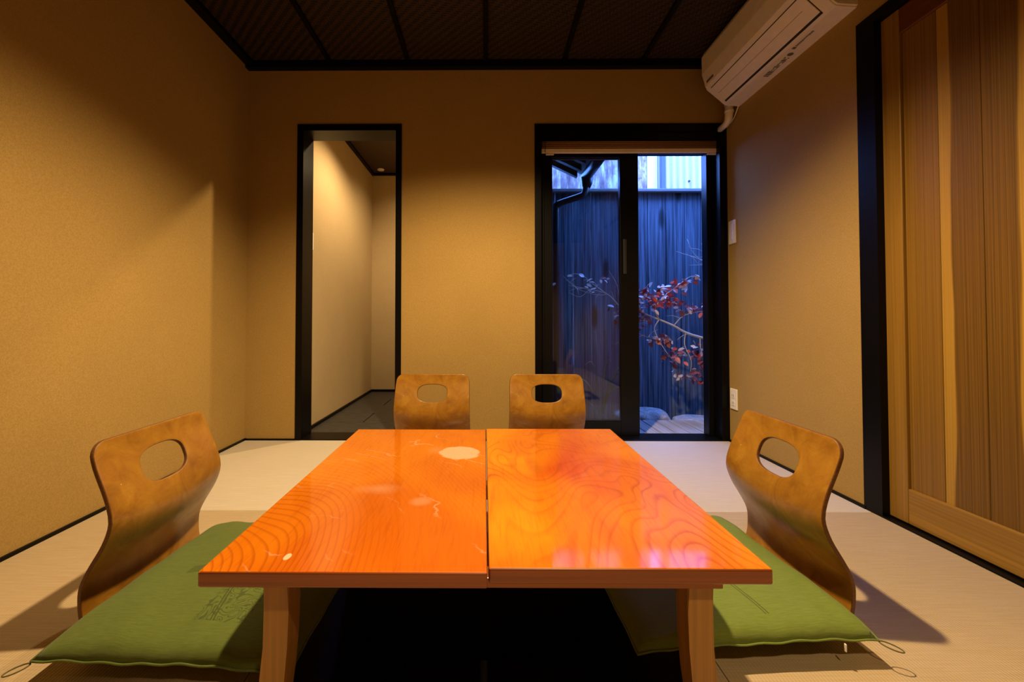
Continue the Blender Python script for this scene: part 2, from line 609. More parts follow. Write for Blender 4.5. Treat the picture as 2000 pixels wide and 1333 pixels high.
for j in range(4):
    for i in range(3):
        mt = M['tat_b'] if j == 3 else M['tat_a']
        if i == 1 and j == 2:
            mat_piece(mx[1], mx[2], my[2], PY0 - 0.02, mt)
            mat_piece(mx[1], mx[2], PY1 + 0.02, my[3], mt)
            mat_piece(mx[1], -PX - 0.02, PY0 - 0.02, PY1 + 0.02, mt)
            mat_piece(PX + 0.02, mx[2], PY0 - 0.02, PY1 + 0.02, mt)
        else:
            mat_piece(mx[i], mx[i + 1], my[j], my[j + 1], mt)
struct(boxes('floor_added_dark_well', [  # dark pit added because a flat floor here came out too bright
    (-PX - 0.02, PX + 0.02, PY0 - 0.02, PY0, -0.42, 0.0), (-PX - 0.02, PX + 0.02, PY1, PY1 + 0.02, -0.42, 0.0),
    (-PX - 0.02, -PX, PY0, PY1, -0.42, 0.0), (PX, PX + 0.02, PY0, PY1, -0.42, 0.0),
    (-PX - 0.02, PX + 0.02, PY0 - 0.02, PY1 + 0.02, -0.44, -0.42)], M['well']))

# left wall, rear wall
struct(box('wall_left', XL - 0.12, XL, YR - 0.12, YO, -0.02, H + 0.1, M['wall']))
wr = struct(box('wall_rear', XL, XR, YR - 0.12, YR, -0.02, H + 0.1, M['wall']))
boxes('lintel', [(XL, XR, YR, YR + 0.02, 1.92, 2.0)], M['black'], wr)
box('post', 1.20, 1.30, YR, YR + 0.03, 0, 1.92, M['black'], wr)
struct(box('wall_above_rear', XL, XR, YR - 0.0, YR + 0.015, 2.0, H, M['black']))

# end wall, left opening and window opening
DX0, DX1, DZ = -1.163, -0.520, 1.938
WX0, WX1, WZ = 0.296, 1.469, 1.936
wb = struct(boxes('wall_back', [
    (XL, DX0, YB, YO, -0.02, H + 0.1), (DX0, DX1, YB, YO, DZ, H + 0.1), (DX1, WX0, YB, YO, -0.02, H + 0.1),
    (WX0, XR + 0.12, YB, YO, WZ, H + 0.1)], M['wall']))
# right wall: plaster from end wall to sliding door, plaster above the door
struct(boxes('wall_right', [
    (XR, XR + 0.12, 1.645, YO, -0.02, H + 0.1), (XR, XR + 0.12, YR - 0.12, 1.645, 1.89, H + 0.1),
    (XR, XR + 0.12, YR - 0.12, 0.10, -0.02, 1.89), (XR + 0.075, XR + 0.12, 0.10, 1.645, -0.14, 1.89)], M['wall']))
struct(box('wall_right_panel', XR + 0.02, XR + 0.07, 0.10, 0.62, 0.006, 1.86, M['cedar_f']))

# thin black border strips at floor level
struct(box('baseboard_left', XL, XL + 0.008, YR, YB, 0.0, 0.012, M['black']))
struct(boxes('baseboard_back', [(XL + 0.008, DX0, YB - 0.008, YB, 0.0, 0.010), (DX1, WX0, YB - 0.008, YB, 0.0, 0.010)], M['black']))
struct(box('baseboard_right', XR - 0.008, XR, 1.645, YB, 0.0, 0.012, M['black']))

# ceiling: woven panels between black battens, black border trim
ce = struct(box('ceiling', XL - 0.12, XR + 0.12, YR - 0.12, YO, H + 0.004, H + 0.12, M['gap']))
bx = [XL, -0.955, -0.478, -0.003, 0.473, 0.950, XR]
for i in range(6):
    box('woven_panel', bx[i] + 0.002, bx[i + 1] - 0.002, YR + 0.002, YB - 0.002, H - 0.002, H + 0.01, M['weave'], ce)
for x in bx[1:-1]:
    box('ceiling_batten', x - 0.0125, x + 0.0125, YR, YB - 0.04, H - 0.020, H - 0.002, M['black'], ce, bevel=0.002, seg=1)
struct(box('trim_1', XL, XR, YB - 0.04, YB, H - 0.045, H - 0.002, M['black']))
struct(box('trim_2', XL, XL + 0.05, YR, YB - 0.04, H - 0.030, H - 0.002, M['black']))
struct(box('trim_3', XR - 0.05, XR, YR, YB - 0.04, H - 0.030, H - 0.002, M['black']))

# ------------------------------------------------------------------ opening to the hallway (frame lines the wall's thickness)
dr = struct(boxes('door_1', [
    (DX0, DX0 + 0.038, YB - 0.006, YO + 0.004, -0.004, DZ), (DX1 - 0.036, DX1, YB - 0.006, YO + 0.004, -0.004, DZ),
    (DX0 + 0.038, DX1 - 0.036, YB - 0.006, YO + 0.004, DZ - 0.040, DZ)], M['black']))
box('sill', DX0 + 0.038, DX1 - 0.036, YB - 0.004, YO + 0.02, -0.02, 0.006, M['black'], dr)

# hallway
HX0, HX1, HY, HH = -1.181, 0.02, 4.31, 2.245
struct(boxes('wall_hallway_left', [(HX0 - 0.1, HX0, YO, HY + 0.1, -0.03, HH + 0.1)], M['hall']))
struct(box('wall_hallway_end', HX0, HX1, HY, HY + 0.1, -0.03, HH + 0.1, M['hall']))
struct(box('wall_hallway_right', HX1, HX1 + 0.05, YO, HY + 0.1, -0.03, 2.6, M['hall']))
struct(box('wall_sky_block_left', HX1 + 0.05, HX1 + 0.1, YO, HY + 0.1, -0.3, 4.2, M['clad']))  # unseen outer wall, made tall and dark to shade the fence
struct(box('ceiling_hallway', HX0 - 0.1, HX1 + 0.1, YO, HY + 0.1, HH, HH + 0.2, M['hallceil']))
struct(box('trim_4', HX0, HX0 + 0.03, YO, HY, HH - 0.02, HH, M['black']))
struct(box('trim_5', HX0 + 0.03, HX1, HY - 0.03, HY, HH - 0.02, HH, M['black']))
struct(box('baseboard_hallway', HX0, HX0 + 0.012, YO, HY, -0.005, 0.022, M['black']))
struct(box('baseboard_hallway_end', HX0 + 0.012, HX1, HY - 0.012, HY, -0.005, 0.022, M['black']))
hf = struct(box('floor_hallway', HX0 - 0.05, HX1 + 0.05, YB, HY + 0.05, -0.14, -0.012, M['grout']))
ty = YO + 0.02
row = 0
while ty < HY:
    x = HX0 - (0.30 if row % 2 else 0.0)
    while x < HX1:
        a, b = max(x, HX0), min(x + 0.596, HX1)
        c = min(ty + 0.296, HY)
        if b - a > 0.03:
            box('floor_tile', a + 0.002, b - 0.002, ty + 0.002, c - 0.002, -0.03, 0.0, M['slate'], hf, bevel=0.0015, seg=1)
        x += 0.60
    ty += 0.30
    row += 1

# ------------------------------------------------------------------ window at the right of the end wall
w1 = struct(boxes('window_1', [
    (WX0, WX0 + 0.040, YB - 0.006, YO, -0.004, WZ), (WX1 - 0.046, WX1 + 0.0, YB - 0.006, YO, -0.004, WZ),
    (WX0 + 0.040, WX1 - 0.046, YB - 0.006, YO, WZ - 0.045, WZ)], M['black']))
box('head_panel', WX0 + 0.040, WX1 - 0.046, 2.614, YO, 1.79, WZ - 0.045, M['alu'], w1)
box('valance', WX0 + 0.040, WX1 - 0.046, 2.572, 2.586, 1.838, WZ - 0.045, M['black'], w1)
box('sill', WX0 + 0.040, WX1 - 0.046, YB - 0.006, YO + 0.01, -0.03, 0.006, M['alu'], w1, bevel=0.002)
box('side_channel', 1.388, 1.423, 2.640, YO + 0.006, 0.006, 1.79, M['alu'], w1, bevel=0.003)
box('side_channel', WX0 + 0.040, WX0 + 0.07, 2.632, YO + 0.006, 0.006, 1.79, M['alu'], w1, bevel=0.003)


def sash(y, x0, x1, handle):
    s = bpy.data.objects.new('sash', None)
    C.objects.link(s)
    s.parent = w1
    z0, z1 = 0.008, 1.790
    box('stile', x0, x0 + 0.050, y - 0.012, y + 0.012, z0, z1, M['alu'], s, bevel=0.002)
    box('stile', x1 - 0.115, x1, y - 0.012, y + 0.012, z0, z1, M['alu'], s, bevel=0.002)
    box('rail', x0 + 0.05, x1 - 0.115, y - 0.012, y + 0.012, z0, z0 + 0.090, M['alu'], s, bevel=0.002)
    box('rail', x0 + 0.05, x1 - 0.115, y - 0.012, y + 0.012, z1 - 0.028, z1, M['alu'], s, bevel=0.002)
    box('glass_pane', x0 + 0.045, x1 - 0.110, y - 0.0004, y + 0.0004, z0 + 0.085, z1 - 0.024, M['glass'], s)
    if handle:
        box('pull_handle', x1 - 0.098, x1 - 0.076, y - 0.020, y - 0.012, 1.02, 1.24, M['gutter'], s, bevel=0.004)
    return s


sash(2.652, 0.366, 0.958, True)
sash(2.682, 0.372, 0.962, False)

# reed blind rolled up under the window head
bl = thing('rolled_blind', 'brown reed blind rolled up over pale bar at window top', 'blind', (0.90, 2.60, 1.77))
boxes('blind_cloth', [(-0.555, 0.545, -0.010, 0.012, 0.030, 0.090)], M['blind'], bl)
for k in range(4):
    bm = tube(bmesh.new(), [(-0.555, -0.011, 0.036 + 0.011 * k), (0.545, -0.011, 0.036 + 0.011 * k)], 0.0052, 8)
    obj('reed', bm, M['blind'], bl, True)
box('bottom_bar', -0.557, 0.548, -0.012, 0.006, 0.0, 0.026, M['bar'], bl, bevel=0.003)
box('end_clip', -0.530, -0.480, -0.010, 0.002, -0.012, -0.004, M['bar'], bl, bevel=0.001)
box('end_clip', 0.470, 0.530, -0.010, 0.002, -0.012, -0.004, M['bar'], bl, bevel=0.001)
obj('pull_cord', tube(bmesh.new(), [(-0.535, -0.016, 0.13), (-0.535, -0.016, 0.0)], 0.0018, 6), M['gap'], bl)

# ------------------------------------------------------------------ sliding door on the right
dj = struct(boxes('door_2', [
    (XR - 0.006, XR + 0.12, 1.575, 1.651, -0.004, 1.895), (XR - 0.006, XR + 0.12, 0.10, 1.575, 1.86, 1.895),
    (XR - 0.006, XR + 0.12, 0.10, 1.575, -0.006, 0.006)], M['black']))
sd = thing('sliding_door', 'tall cedar board sliding door with plain frame in the right wall', 'door', (XR + 0.022, 0.0, 0.0))
T0, T1 = 0.0, 0.032
box('stile', T0, T1, 1.508, 1.578, 0.010, 1.858, M['cedar_f'], sd, bevel=0.003)
box('stile', T0, T1, 0.62, 0.69, 0.010, 1.858, M['cedar_f'], sd, bevel=0.003)
box('bottom_rail', T0 + 0.0005, T1, 0.69, 1.508, 0.010, 0.133, M['cedar_r'], sd, bevel=0.003)
box('top_rail', T0 + 0.0005, T1, 0.69, 1.508, 1.765, 1.858, M['red_r'], sd, bevel=0.003)
seams = [1.508, 1.394, 1.272, 1.165, 1.045, 0.93, 0.81, 0.69]
kinds = [('near', 1.402), ('far', 1.354), ('near', 1.187), ('far', 1.13), ('near', 0.96), ('far', 0.88), ('near', 0.72)]
for i in range(7):
    side, xs = kinds[i]
    if i == 0:
        mt = mat_sap('cedar_board_first', 1.418, 'mid', 0.1, 1.3)
    else:
        mt = mat_sap('cedar_board_%d' % i, xs, side, 0.1, i * 1.9)
    y1, y0 = seams[i], seams[i + 1]
    box('door_board', T0 + 0.010, T0 + 0.022, y0 + 0.0006, y1 - 0.0006, 0.125, 1.77, mt, sd, bevel=0.0012, seg=1)

# ================================================================== LOW TABLE
tb = thing('low_table', 'orange lacquered low table made of two joined boards', 'table', (0, 0, 0))
L = [(-0.459, 0.671), (0.0020, 0.671), (-0.0022, 1.545), (-0.470, 1.545)]
Rr = [(0.0034, 0.684), (0.460, 0.684), (0.456, 1.556), (-0.0008, 1.556)]


def board(name, quad, z0, z1, mat):
    bm = prism(bmesh.new(), quad, 'z', z0, z1)
    for f in bm.faces:
        f.normal_update()
        f.material_index = 0 if abs(f.normal.z) > 0.5 else 1
    bmesh.ops.bevel(bm, geom=bm.edges[:], offset=0.0035, segments=3, affect='EDGES', profile=0.5, material=-1)
    return obj(name, bm, [mat, M['tedge']], tb, False)


board('top_board', L, 0.3045, 0.330, M['table_l'])['label'] = 'left board with worn pale patches'
board('top_board', Rr, 0.3045, 0.330, M['table_r'])['label'] = 'right board with clean glossy lacquer'
for y0, y1 in ((0.700, 0.735), (1.485, 1.520)):
    for x0, x1 in ((-0.389, -0.004), (0.0, 0.389)):
        box('batten', x0, x1, y0, y1, 0.288, 0.3045, M['batten'], tb, bevel=0.002)


def leg(x_in, x_out, y0, y1, sgn):
    zs = [0.288, 0.24, 0.18, 0.12, 0.06, 0.0]
    out = [0.0, -0.002, -0.001, 0.005, 0.016, 0.030]
    inn = [0.0, -0.001, 0.001, 0.006, 0.014, 0.024]
    poly = [(x_out + sgn * o, z) for o, z in zip(out, zs)] + [(x_in + sgn * o, z) for o, z in reversed(list(zip(inn, zs)))]
    if sgn > 0:
        poly = poly[::-1]
    bm = prism(bmesh.new(), poly, 'y', y0, y1)
    es = [e for e in bm.edges if abs(e.verts[0].co.y - e.verts[1].co.y) < 1e-5]
    bmesh.ops.bevel(bm, geom=es, offset=0.002, segments=2, affect='EDGES')
    return obj('leg', bm, M['tframe'], tb)


for y0, y1 in ((0.712, 0.757), (1.463, 1.508)):
    leg(-0.333, -0.376, y0, y1, -1)
    leg(0.337, 0.380, y0, y1, 1)
box('side_rail', -0.366, -0.345, 0.757, 1.463, 0.245, 0.3045, M['batten'], tb, bevel=0.002)
box('side_rail', 0.348, 0.369, 0.757, 1.463, 0.245, 0.3045, M['batten'], tb, bevel=0.002)
box('spreader', -0.345, 0.348, 1.095, 1.125, 0.265, 0.3040, M['batten'], tb, bevel=0.002)


# ================================================================== LEGLESS CHAIRS (bent plywood)
def chair_shell():
    """local frame: sitter faces +X, width along Y, back at X=0"""
    prof = [(0.40, 0.026), (0.30, 0.020), (0.18, 0.014), (0.085, 0.011), (0.026, 0.010), (-0.001, 0.016), (-0.011, 0.040), (-0.008, 0.085),
            (0.014, 0.132), (0.042, 0.178), (0.057, 0.220), (0.054, 0.257), (0.038, 0.305), (0.020, 0.355), (0.007, 0.398), (0.0, 0.440)]
    P = spline([Vector((p, 0, z)) for p, z in prof], 12)
    # arc length table
    Ls = [0.0]
    for a, b in zip(P, P[1:]):
        Ls.append(Ls[-1] + (b - a).length)
    total = Ls[-1]

    def at(s):
        s = min(max(s, 0.0), total)
        lo, hi = 0, len(Ls) - 1
        while hi - lo > 1:
            m = (lo + hi) // 2
            if Ls[m] <= s:
                lo = m
            else:
                hi = m
        t = (s - Ls[lo]) / max(1e-9, Ls[hi] - Ls[lo])
        return P[lo].lerp(P[hi], t)
    # arc length where the back begins (bottom of the bend)
    s_split = min(range(len(P)), key=lambda i: (P[i] - Vector((0.026, 0, 0.010))).length)
    s_split = Ls[s_split]

    def mapv(s, v):
        q = at(s)
        k = (v / 0.195) ** 2
        if s > s_split + 0.02:
            w = min(1.0, (s - s_split - 0.02) / 0.08)
            wt = min(1.0, max(0.0, (total - s) / 0.12)) * 0.8 + 0.2
            q2 = at(s - 0.030 * k * w * wt)
            x = q.x * (1 - 1) + q2.x
            return Vector((x, v, q.z))
        return Vector((q.x, v, q.z))

    def halfw(s):
        t = s / total
        if t > 0.5:
            return 0.195 + 0.005 * math.sin((1 - t) * 2 * PI * 0.8)
        return 0.197
    NV = 16
    s_h0 = total - 0.190     # lower edge of the panel with the hand hole
    bm = bmesh.new()
    cache = {}

    def vert(s, v):
        key = (round(s, 5), round(v, 5))
        if key not in cache:
            cache[key] = bm.verts.new(mapv(s, v))
        return cache[key]
    rows = [s_split + (s_h0 - s_split) * i / 22 for i in range(23)]
    for a, b in zip(rows, rows[1:]):
        for k in range(NV):
            v0, v1 = -1 + 2 * k / NV, -1 + 2 * (k + 1) / NV
            bm.faces.new((vert(a, v0 * halfw(a)), vert(a, v1 * halfw(a)), vert(b, v1 * halfw(b)), vert(b, v0 * halfw(b))))
    # panel with the oval hole
    hw0 = halfw(s_h0)
    hwT = halfw(total)
    out = [(s_h0, (-1 + 2 * k / NV) * hw0) for k in range(NV + 1)]
    r = 0.038
    ns = 8
    for i in range(1, ns + 1):
        s = s_h0 + (total - r - s_h0) * i / ns
        out.append((s, halfw(s)))
    for i in range(1, 7):
        a = PI / 2 * i / 6
        out.append((total - r + r * math.sin(a), hwT - r + r * math.cos(a)))
    for i in range(1, 12):
        out.append((total, (hwT - r) * (1 - 2 * i / 12)))
    for i in range(0, 7):
        a = PI / 2 * i / 6
        out.append((total - r + r * math.cos(a), -(hwT - r) - r * math.sin(a)))
    for i in range(1, ns):
        s = total - r - (total - r - s_h0) * i / ns
        out.append((s, -halfw(s)))
    hc = total - 0.103       # hole centre
    ha, hb = 0.079, 0.048    # half width, half height

    def hole(s, v):
        ang = math.atan2((s - hc) / hb, v / ha)
        c, sn = math.cos(ang), math.sin(ang)
        e = 2 / 2.7
        return (hc + hb * math.copysign(abs(sn) ** e, sn), ha * math.copysign(abs(c) ** e, c))
    inner = [hole(*p) for p in out]
    K = 7
    rings = []
    for k in range(K + 1):
        t = k / K
        rings.append([(o[0] + (i[0] - o[0]) * t, o[1] + (i[1] - o[1]) * t) for o, i in zip(out, inner)])
    n = len(out)
    for k in range(K):
        for i in range(n):
            j = (i + 1) % n
            bm.faces.new((vert(*rings[k][i]), vert(*rings[k][j]), vert(*rings[k + 1][j]), vert(*rings[k + 1][i])))
    # seat
    bs = bmesh.new()
    rows = [s_split * i / 18 for i in range(19)]
    cs = {}

    def sv(s, v):
        key = (round(s, 5), round(v, 5))
        if key not in cs:
            cs[key] = bs.verts.new(mapv(s, v))
        return cs[key]
    for a, b in zip(rows, rows[1:]):
        for k in range(NV):
            v0, v1 = -1 + 2 * k / NV, -1 + 2 * (k + 1) / NV
            bs.faces.new((sv(a, v0 * halfw(a)), sv(a, v1 * halfw(a)), sv(b, v1 * halfw(b)), sv(b, v0 * halfw(b))))
    return bm, bs


def thicken(name, bm, parent):
    bmesh.ops.recalc_face_normals(bm, faces=bm.faces[:])
    me = bpy.data.meshes.new(name)
    bm.to_mesh(me)
    bm.free()
    for p in me.polygons:
        p.use_smooth = True
    o = link(name, me, [M['ply'], M['plyedge']], parent)
    so = o.modifiers.new('thickness', 'SOLIDIFY')
    so.thickness = 0.011
    so.offset = 0.0
    so.material_offset_rim = 1
    bv = o.modifiers.new('rounding', 'BEVEL')
    bv.width = 0.0028
    bv.segments = 3
    bv.limit_method = 'ANGLE'
    bv.angle_limit = math.radians(50)
    return o


chair = thing('legless_chair', 'bent plywood legless chair nearest the left wall, holding a dark green cushion', 'chair',
              (-0.927, 1.172, 0.0), 0.0, 'legless chairs round the low table')
b1, b2 = chair_shell()
thicken('backrest', b1, chair)
thicken('seat', b2, chair)
copy_thing(chair, (0.856, 1.208, 0.0), PI + 0.0, 'bent plywood legless chair by the cedar sliding door, holding a light green cushion',
           'legless chairs round the low table')
copy_thing(chair, (-0.287, 2.265, 0.0), -PI / 2, 'legless plywood chair behind the table, in front of the hallway opening',
           'legless chairs round the low table')
copy_thing(chair, (0.320, 2.265, 0.0), -PI / 2, 'legless plywood chair behind the table, in front of the dark window glass',
           'legless chairs round the low table')


# ================================================================== CUSHIONS
def cushion(name, label, loc, rz, hx, hy, mat, zip_pull):
    root = thing(name, label, 'cushion', loc, rz, 'green floor cushions')
    n = 40
    rnd = random.Random(hash(label) % 1000 if False else (3 if zip_pull else 5))
    ph = [rnd.uniform(0, 6) for _ in range(6)]
    bm = bmesh.new()

    def pos(i, j, top):
        u, v = -1 + 2 * i / n, -1 + 2 * j / n
        # edges draw in slightly between the corners
        x = u * hx * (1 - 0.030 * (1 - v * v))
        y = v * hy * (1 - 0.030 * (1 - u * u))
        e = max(0.0, (1 - u ** 4)) ** 0.42 * max(0.0, (1 - v ** 4)) ** 0.42
        if top:
            wr_ = 0.0022 * math.sin(9 * u + 5 * v + ph[0]) * e + 0.0018 * math.sin(14 * v - 6 * u + ph[1]) * (1 - e) \
                + 0.0016 * math.sin(21 * u + ph[2]) * (v * v)
            z = 0.024 + 0.040 * e + wr_ + 0.016 * max(0.0, -u) ** 4 * (1 - v ** 6)
        else:
            z = 0.024 - 0.024 * e
        return Vector((x, y, z))
    T = [[bm.verts.new(pos(i, j, True)) for j in range(n + 1)] for i in range(n + 1)]
    B = [[T[i][j] if i in (0, n) or j in (0, n) else bm.verts.new(pos(i, j, False)) for j in range(n + 1)] for i in range(n + 1)]
    for i in range(n):
        for j in range(n):
            bm.faces.new((T[i][j], T[i + 1][j], T[i + 1][j + 1], T[i][j + 1]))
            bm.faces.new((B[i][j], B[i][j + 1], B[i + 1][j + 1], B[i + 1][j]))
    obj('cover', bm, mat, root, True)
    # seam cord round the edge
    ring = [pos(i, 0, True) for i in range(n)] + [pos(n, j, True) for j in range(n)] + \
           [pos(n - i, n, True) for i in range(n)] + [pos(0, n - j, True) for j in range(n)] + [pos(0, 0, True)]
    obj('seam', tube(bmesh.new(), ring, 0.0022, 6), mat, root, True)
    for sx, sy in (((-1, 1),) if zip_pull else ((-1, -1),)):
        c = Vector((sx * hx, sy * hy, 0.020))
        d = Vector((sx, sy * 0.55, 0)).normalized()
        q = Vector((-d.y, d.x, 0))
        pts = [c + d * (0.020 - 0.020 * math.cos(a)) + q * 0.010 * math.sin(a) + Vector((0, 0, -0.004 * (1 - math.cos(a))))
               for a in [2 * PI * k / 16 for k in range(17)]]
        obj('corner_loop', tube(bmesh.new(), pts, 0.0014, 6), M['cord'], root, True)
    if zip_pull:
        box('zip_pull', -hx + 0.075, -hx + 0.078, hy - 0.002, hy + 0.003, 0.004, 0.020, M['white'], root, bevel=0.001)
    return root


cushion('floor_cushion', 'dark green floor cushion on the chair near the left wall', (-0.626, 1.104, 0.030), -0.045, 0.262, 0.280, M['green_l'], False)
cushion('floor_cushion', 'light green floor cushion on the chair near the cedar door', (0.548, 1.158, 0.030), PI + 0.075, 0.262, 0.272, M['green_r'], True)

# ================================================================== AIR CONDITIONER
AY0, AY1 = 1.645, 2.43
ac = thing('air_conditioner', 'ivory wall air conditioner high on the right wall under the ceiling', 'air conditioner', (XR, 0, 0))
prof = [(0.0, 2.285), (-0.180, 2.290), (-0.205, 2.280), (-0.216, 2.255), (-0.212, 2.160), (-0.196, 2.085), (-0.183, 2.070),
        (-0.092, 1.985), (-0.080, 1.978), (0.0, 1.972)]
bm = prism(bmesh.new(), prof, 'y', AY0, AY1)
es = [e for e in bm.edges if abs(e.verts[0].co.y - e.verts[1].co.y) < 1e-5 and not (abs(e.verts[0].co.x) < 1e-5 and abs(e.verts[1].co.x) < 1e-5)]
bmesh.ops.bevel(bm, geom=es, offset=0.006, segments=3, affect='EDGES')
obj('body', bm, M['plastic'], ac)


def slab(name, a, b, off, th, y0, y1, mat, parent=ac):
    """thin plate lying on the profile line a-b, proud by off"""
    a, b = Vector((a[0], 0, a[1])), Vector((b[0], 0, b[1]))
    d = (b - a).normalized()
    nrm = Vector((-d.z, 0, d.x))
    if nrm.x > 0 and abs(nrm.x) > abs(nrm.z) or nrm.z > 0:
        nrm = -nrm
    q = [a + nrm * off, b + nrm * off, b + nrm * (off + th), a + nrm * (off + th)]
    return obj(name, prism(bmesh.new(), [(v.x, v.z) for v in q], 'y', y0, y1), mat, parent)


def lerp2(a, b, t):
    return (a[0] + (b[0] - a[0]) * t, a[1] + (b[1] - a[1]) * t)


fa, fb = (-0.183, 2.070), (-0.092, 1.985)
slab('outlet_gap', lerp2(fa, fb, 0.04), lerp2(fa, fb, 0.99), -0.001, 0.0022, AY0 + 0.055, AY1 - 0.035, M['gap'])
fp = slab('air_flap', lerp2(fa, fb, 0.075), lerp2(fa, fb, 0.90), 0.0005, 0.004, AY0 + 0.058, AY1 - 0.038, M['plastic_f'])
slab('flap_groove', lerp2(fa, fb, 0.46), lerp2(fa, fb, 0.475), 0.0041, 0.0007, AY0 + 0.10, AY1 - 0.05, M['ink'], fp)
slab('front_panel', (-0.2125, 2.25), (-0.2095, 2.165), 0.0, 0.003, AY0 + 0.004, AY1 - 0.004, M['plastic'])
# small print on the underside and the lower front
ua, ub = (-0.080, 1.978), (0.0, 1.972)


def mark(t0, t1, y0, y1):
    return slab('print_mark', lerp2(ua, ub, t0), lerp2(ua, ub, t1), 0.0002, 0.0006, y0, y1, M['ink'])


yy = 2.13
for k in range(16):
    w = random.choice((0.005, 0.007, 0.009))
    if k < 5:
        mark(0.30, 0.62, yy - w, yy)
    else:
        lo = random.uniform(0.30, 0.40)
        mark(lo, lo + random.choice((0.08, 0.14, 0.22)), yy - w, yy)
        if random.random() < 0.7:
            mark(0.52, 0.60, yy - w * 0.8, yy)
    yy -= w + 0.0035


def dot(t, y, ry):
    c = lerp2(ua, ub, t)
    bm = bmesh.new()
    r = bmesh.ops.create_circle(bm, cap_ends=True, segments=20, radius=1.0)
    for v in r['verts']:
        v.co = Vector((c[0] + v.co.x * 0.013, y + v.co.y * ry, c[1] - 0.0010 - v.co.x * 0.001))
    return obj('print_dot', bm, M['ink'], ac)


dot(0.42, yy - 0.020, 0.013)
yy -= 0.055
mark(0.16, 0.34, yy - 0.015, yy)
yy -= 0.020
for k in range(14):
    mark(0.18, random.choice((0.27, 0.30)), yy - 0.005, yy)
    yy -= 0.0075
for k in range(3):
    slab('print_mark', (-0.1935, 2.083), (-0.1885, 2.077), 0.0018, 0.0006, AY0 + 0.030 + k * 0.012, AY0 + 0.038 + k * 0.012, M['ink'])
slab('print_mark', (-0.2005, 2.108), (-0.198, 2.096), 0.0012, 0.0006, AY1 - 0.10, AY1 - 0.03, M['ink'])
# pipe cover and lead leaving at the far end
pc = bmesh.new()
tube(pc, [(-0.040, 2.455, 2.03), (-0.040, 2.458, 1.95), (-0.040, 2.466, 1.915), (-0.039, 2.490, 1.900), (-0.039, 2.559, 1.898)], [0.023, 0.023, 0.021, 0.018, 0.018], 12)
obj('pipe_cover', pc, M['plastic'], ac, True)
obj('pipe_band', tube(bmesh.new(), [(-0.040, 2.457, 1.968), (-0.040, 2.458, 1.953)], 0.0255, 12), M['plastic'], ac, True)
obj('power_lead', tube(bmesh.new(), spline([(-0.015, 2.40, 1.976), (-0.012, 2.43, 1.95), (-0.010, 2.46, 1.925), (-0.014, 2.50, 1.905), (-0.030, 2.53, 1.905)], 5), 0.0028, 6), M['white'], ac, True)
obj('stay_bracket', tube(bmesh.new(), [(-0.045, 2.43, 2.00), (-0.045, 2.47, 2.00)], 0.018, 10), M['plastic'], ac, True)

# ================================================================== WALL PLATES
sw = thing('wall_switch', 'white light switch plate on the right wall beside the window', 'switch', (XR, 2.500, 1.255))
box('plate', -0.008, 0.0, -0.034, 0.034, -0.070, 0.070, M['white'], sw, bevel=0.003)
box('rocker', -0.012, -0.008, -0.018, 0.018, -0.045, 0.045, M['white'], sw, bevel=0.002)
ou = thing('wall_outlet', 'white power outlet plate low on the right wall by the window', 'outlet', (XR, 2.504, 0.263))
box('plate', -0.008, 0.0, -0.034, 0.034, -0.061, 0.061, M['white'], ou, bevel=0.003)
for z in (0.022, -0.022):
    f = box('socket', -0.011, -0.008, -0.017, 0.017, z - 0.016, z + 0.016, M['white'], ou, bevel=0.002)
    boxes('slot', [(-0.0114, -0.0109, -0.008, -0.005, z - 0.007, z + 0.007), (-0.0114, -0.0109, 0.005, 0.008, z - 0.007, z + 0.007)], M['gap'], f)
hs = thing('wall_switch', 'narrow white switch plate on the hallway wall just past the opening', 'switch', (HX0, 2.80, 1.262))
box('plate', 0.0, 0.009, -0.032, 0.032, -0.060, 0.060, M['white'], hs, bevel=0.003)
box('rocker', 0.009, 0.013, -0.015, 0.015, -0.040, 0.040, M['white'], hs, bevel=0.002)
hd = thing('hallway_downlight', 'small pale ceiling light fitting at the hallway end', 'light', (-1.06, 4.18, HH))
obj('trim_ring', tube(bmesh.new(), [(0, 0, 0.0), (0, 0, -0.008)], [0.035, 0.032], 20), M['white'], hd, False)
obj('lens', tube(bmesh.new(), [(0, 0, -0.008), (0, 0, -0.011)], [0.022, 0.020], 16), M['bar'], hd, False)

# ================================================================== COURTYARD
struct(boxes('roof_sky_blocker', [(-1.6, 3.4, YO, 2.80, 2.44, 2.50), (HX1 + 0.1, 1.02, 2.80, 3.46, 2.44, 2.50)], M['roof']))  # unseen slabs added to keep sky light off the fence
struct(box('wall_sky_block_right', 2.35, 2.45, YO, 3.46, -0.3, 1.95, M['clad']))  # added out of view to limit sky light on fence and room
struct(box('wall_sky_block_house', XR + 0.12, 2.45, YO - 0.10, YO, -0.3, 2.5, M['clad']))  # added unseen to stop sky light leaking in onto the fence
struct(box('wall_bounce_block_head', HX1 + 0.1, 2.35, YO, YO + 0.015, WZ, 2.44, M['clad']))  # unseen dark slab added to cut sky bounce above the window
gd = struct(box('ground', 0.12, 3.6, YO, 6.2, -0.30, -0.10, M['soil']))
dk = thing('wooden_deck', 'grey weathered board deck outside the open window', 'deck', (0.2, YO + 0.012, 0.0))
x = 0.0
while x < 2.3:
    box('deck_board', x, x + 0.086, 0.0, 0.40, -0.035, -0.004, M['deck'], dk, bevel=0.003, seg=1)
    x += 0.0945
for y in (0.05, 0.32):
    box('joist', 0.0, 2.3, y, y + 0.04, -0.10, -0.036, M['deck'], dk)

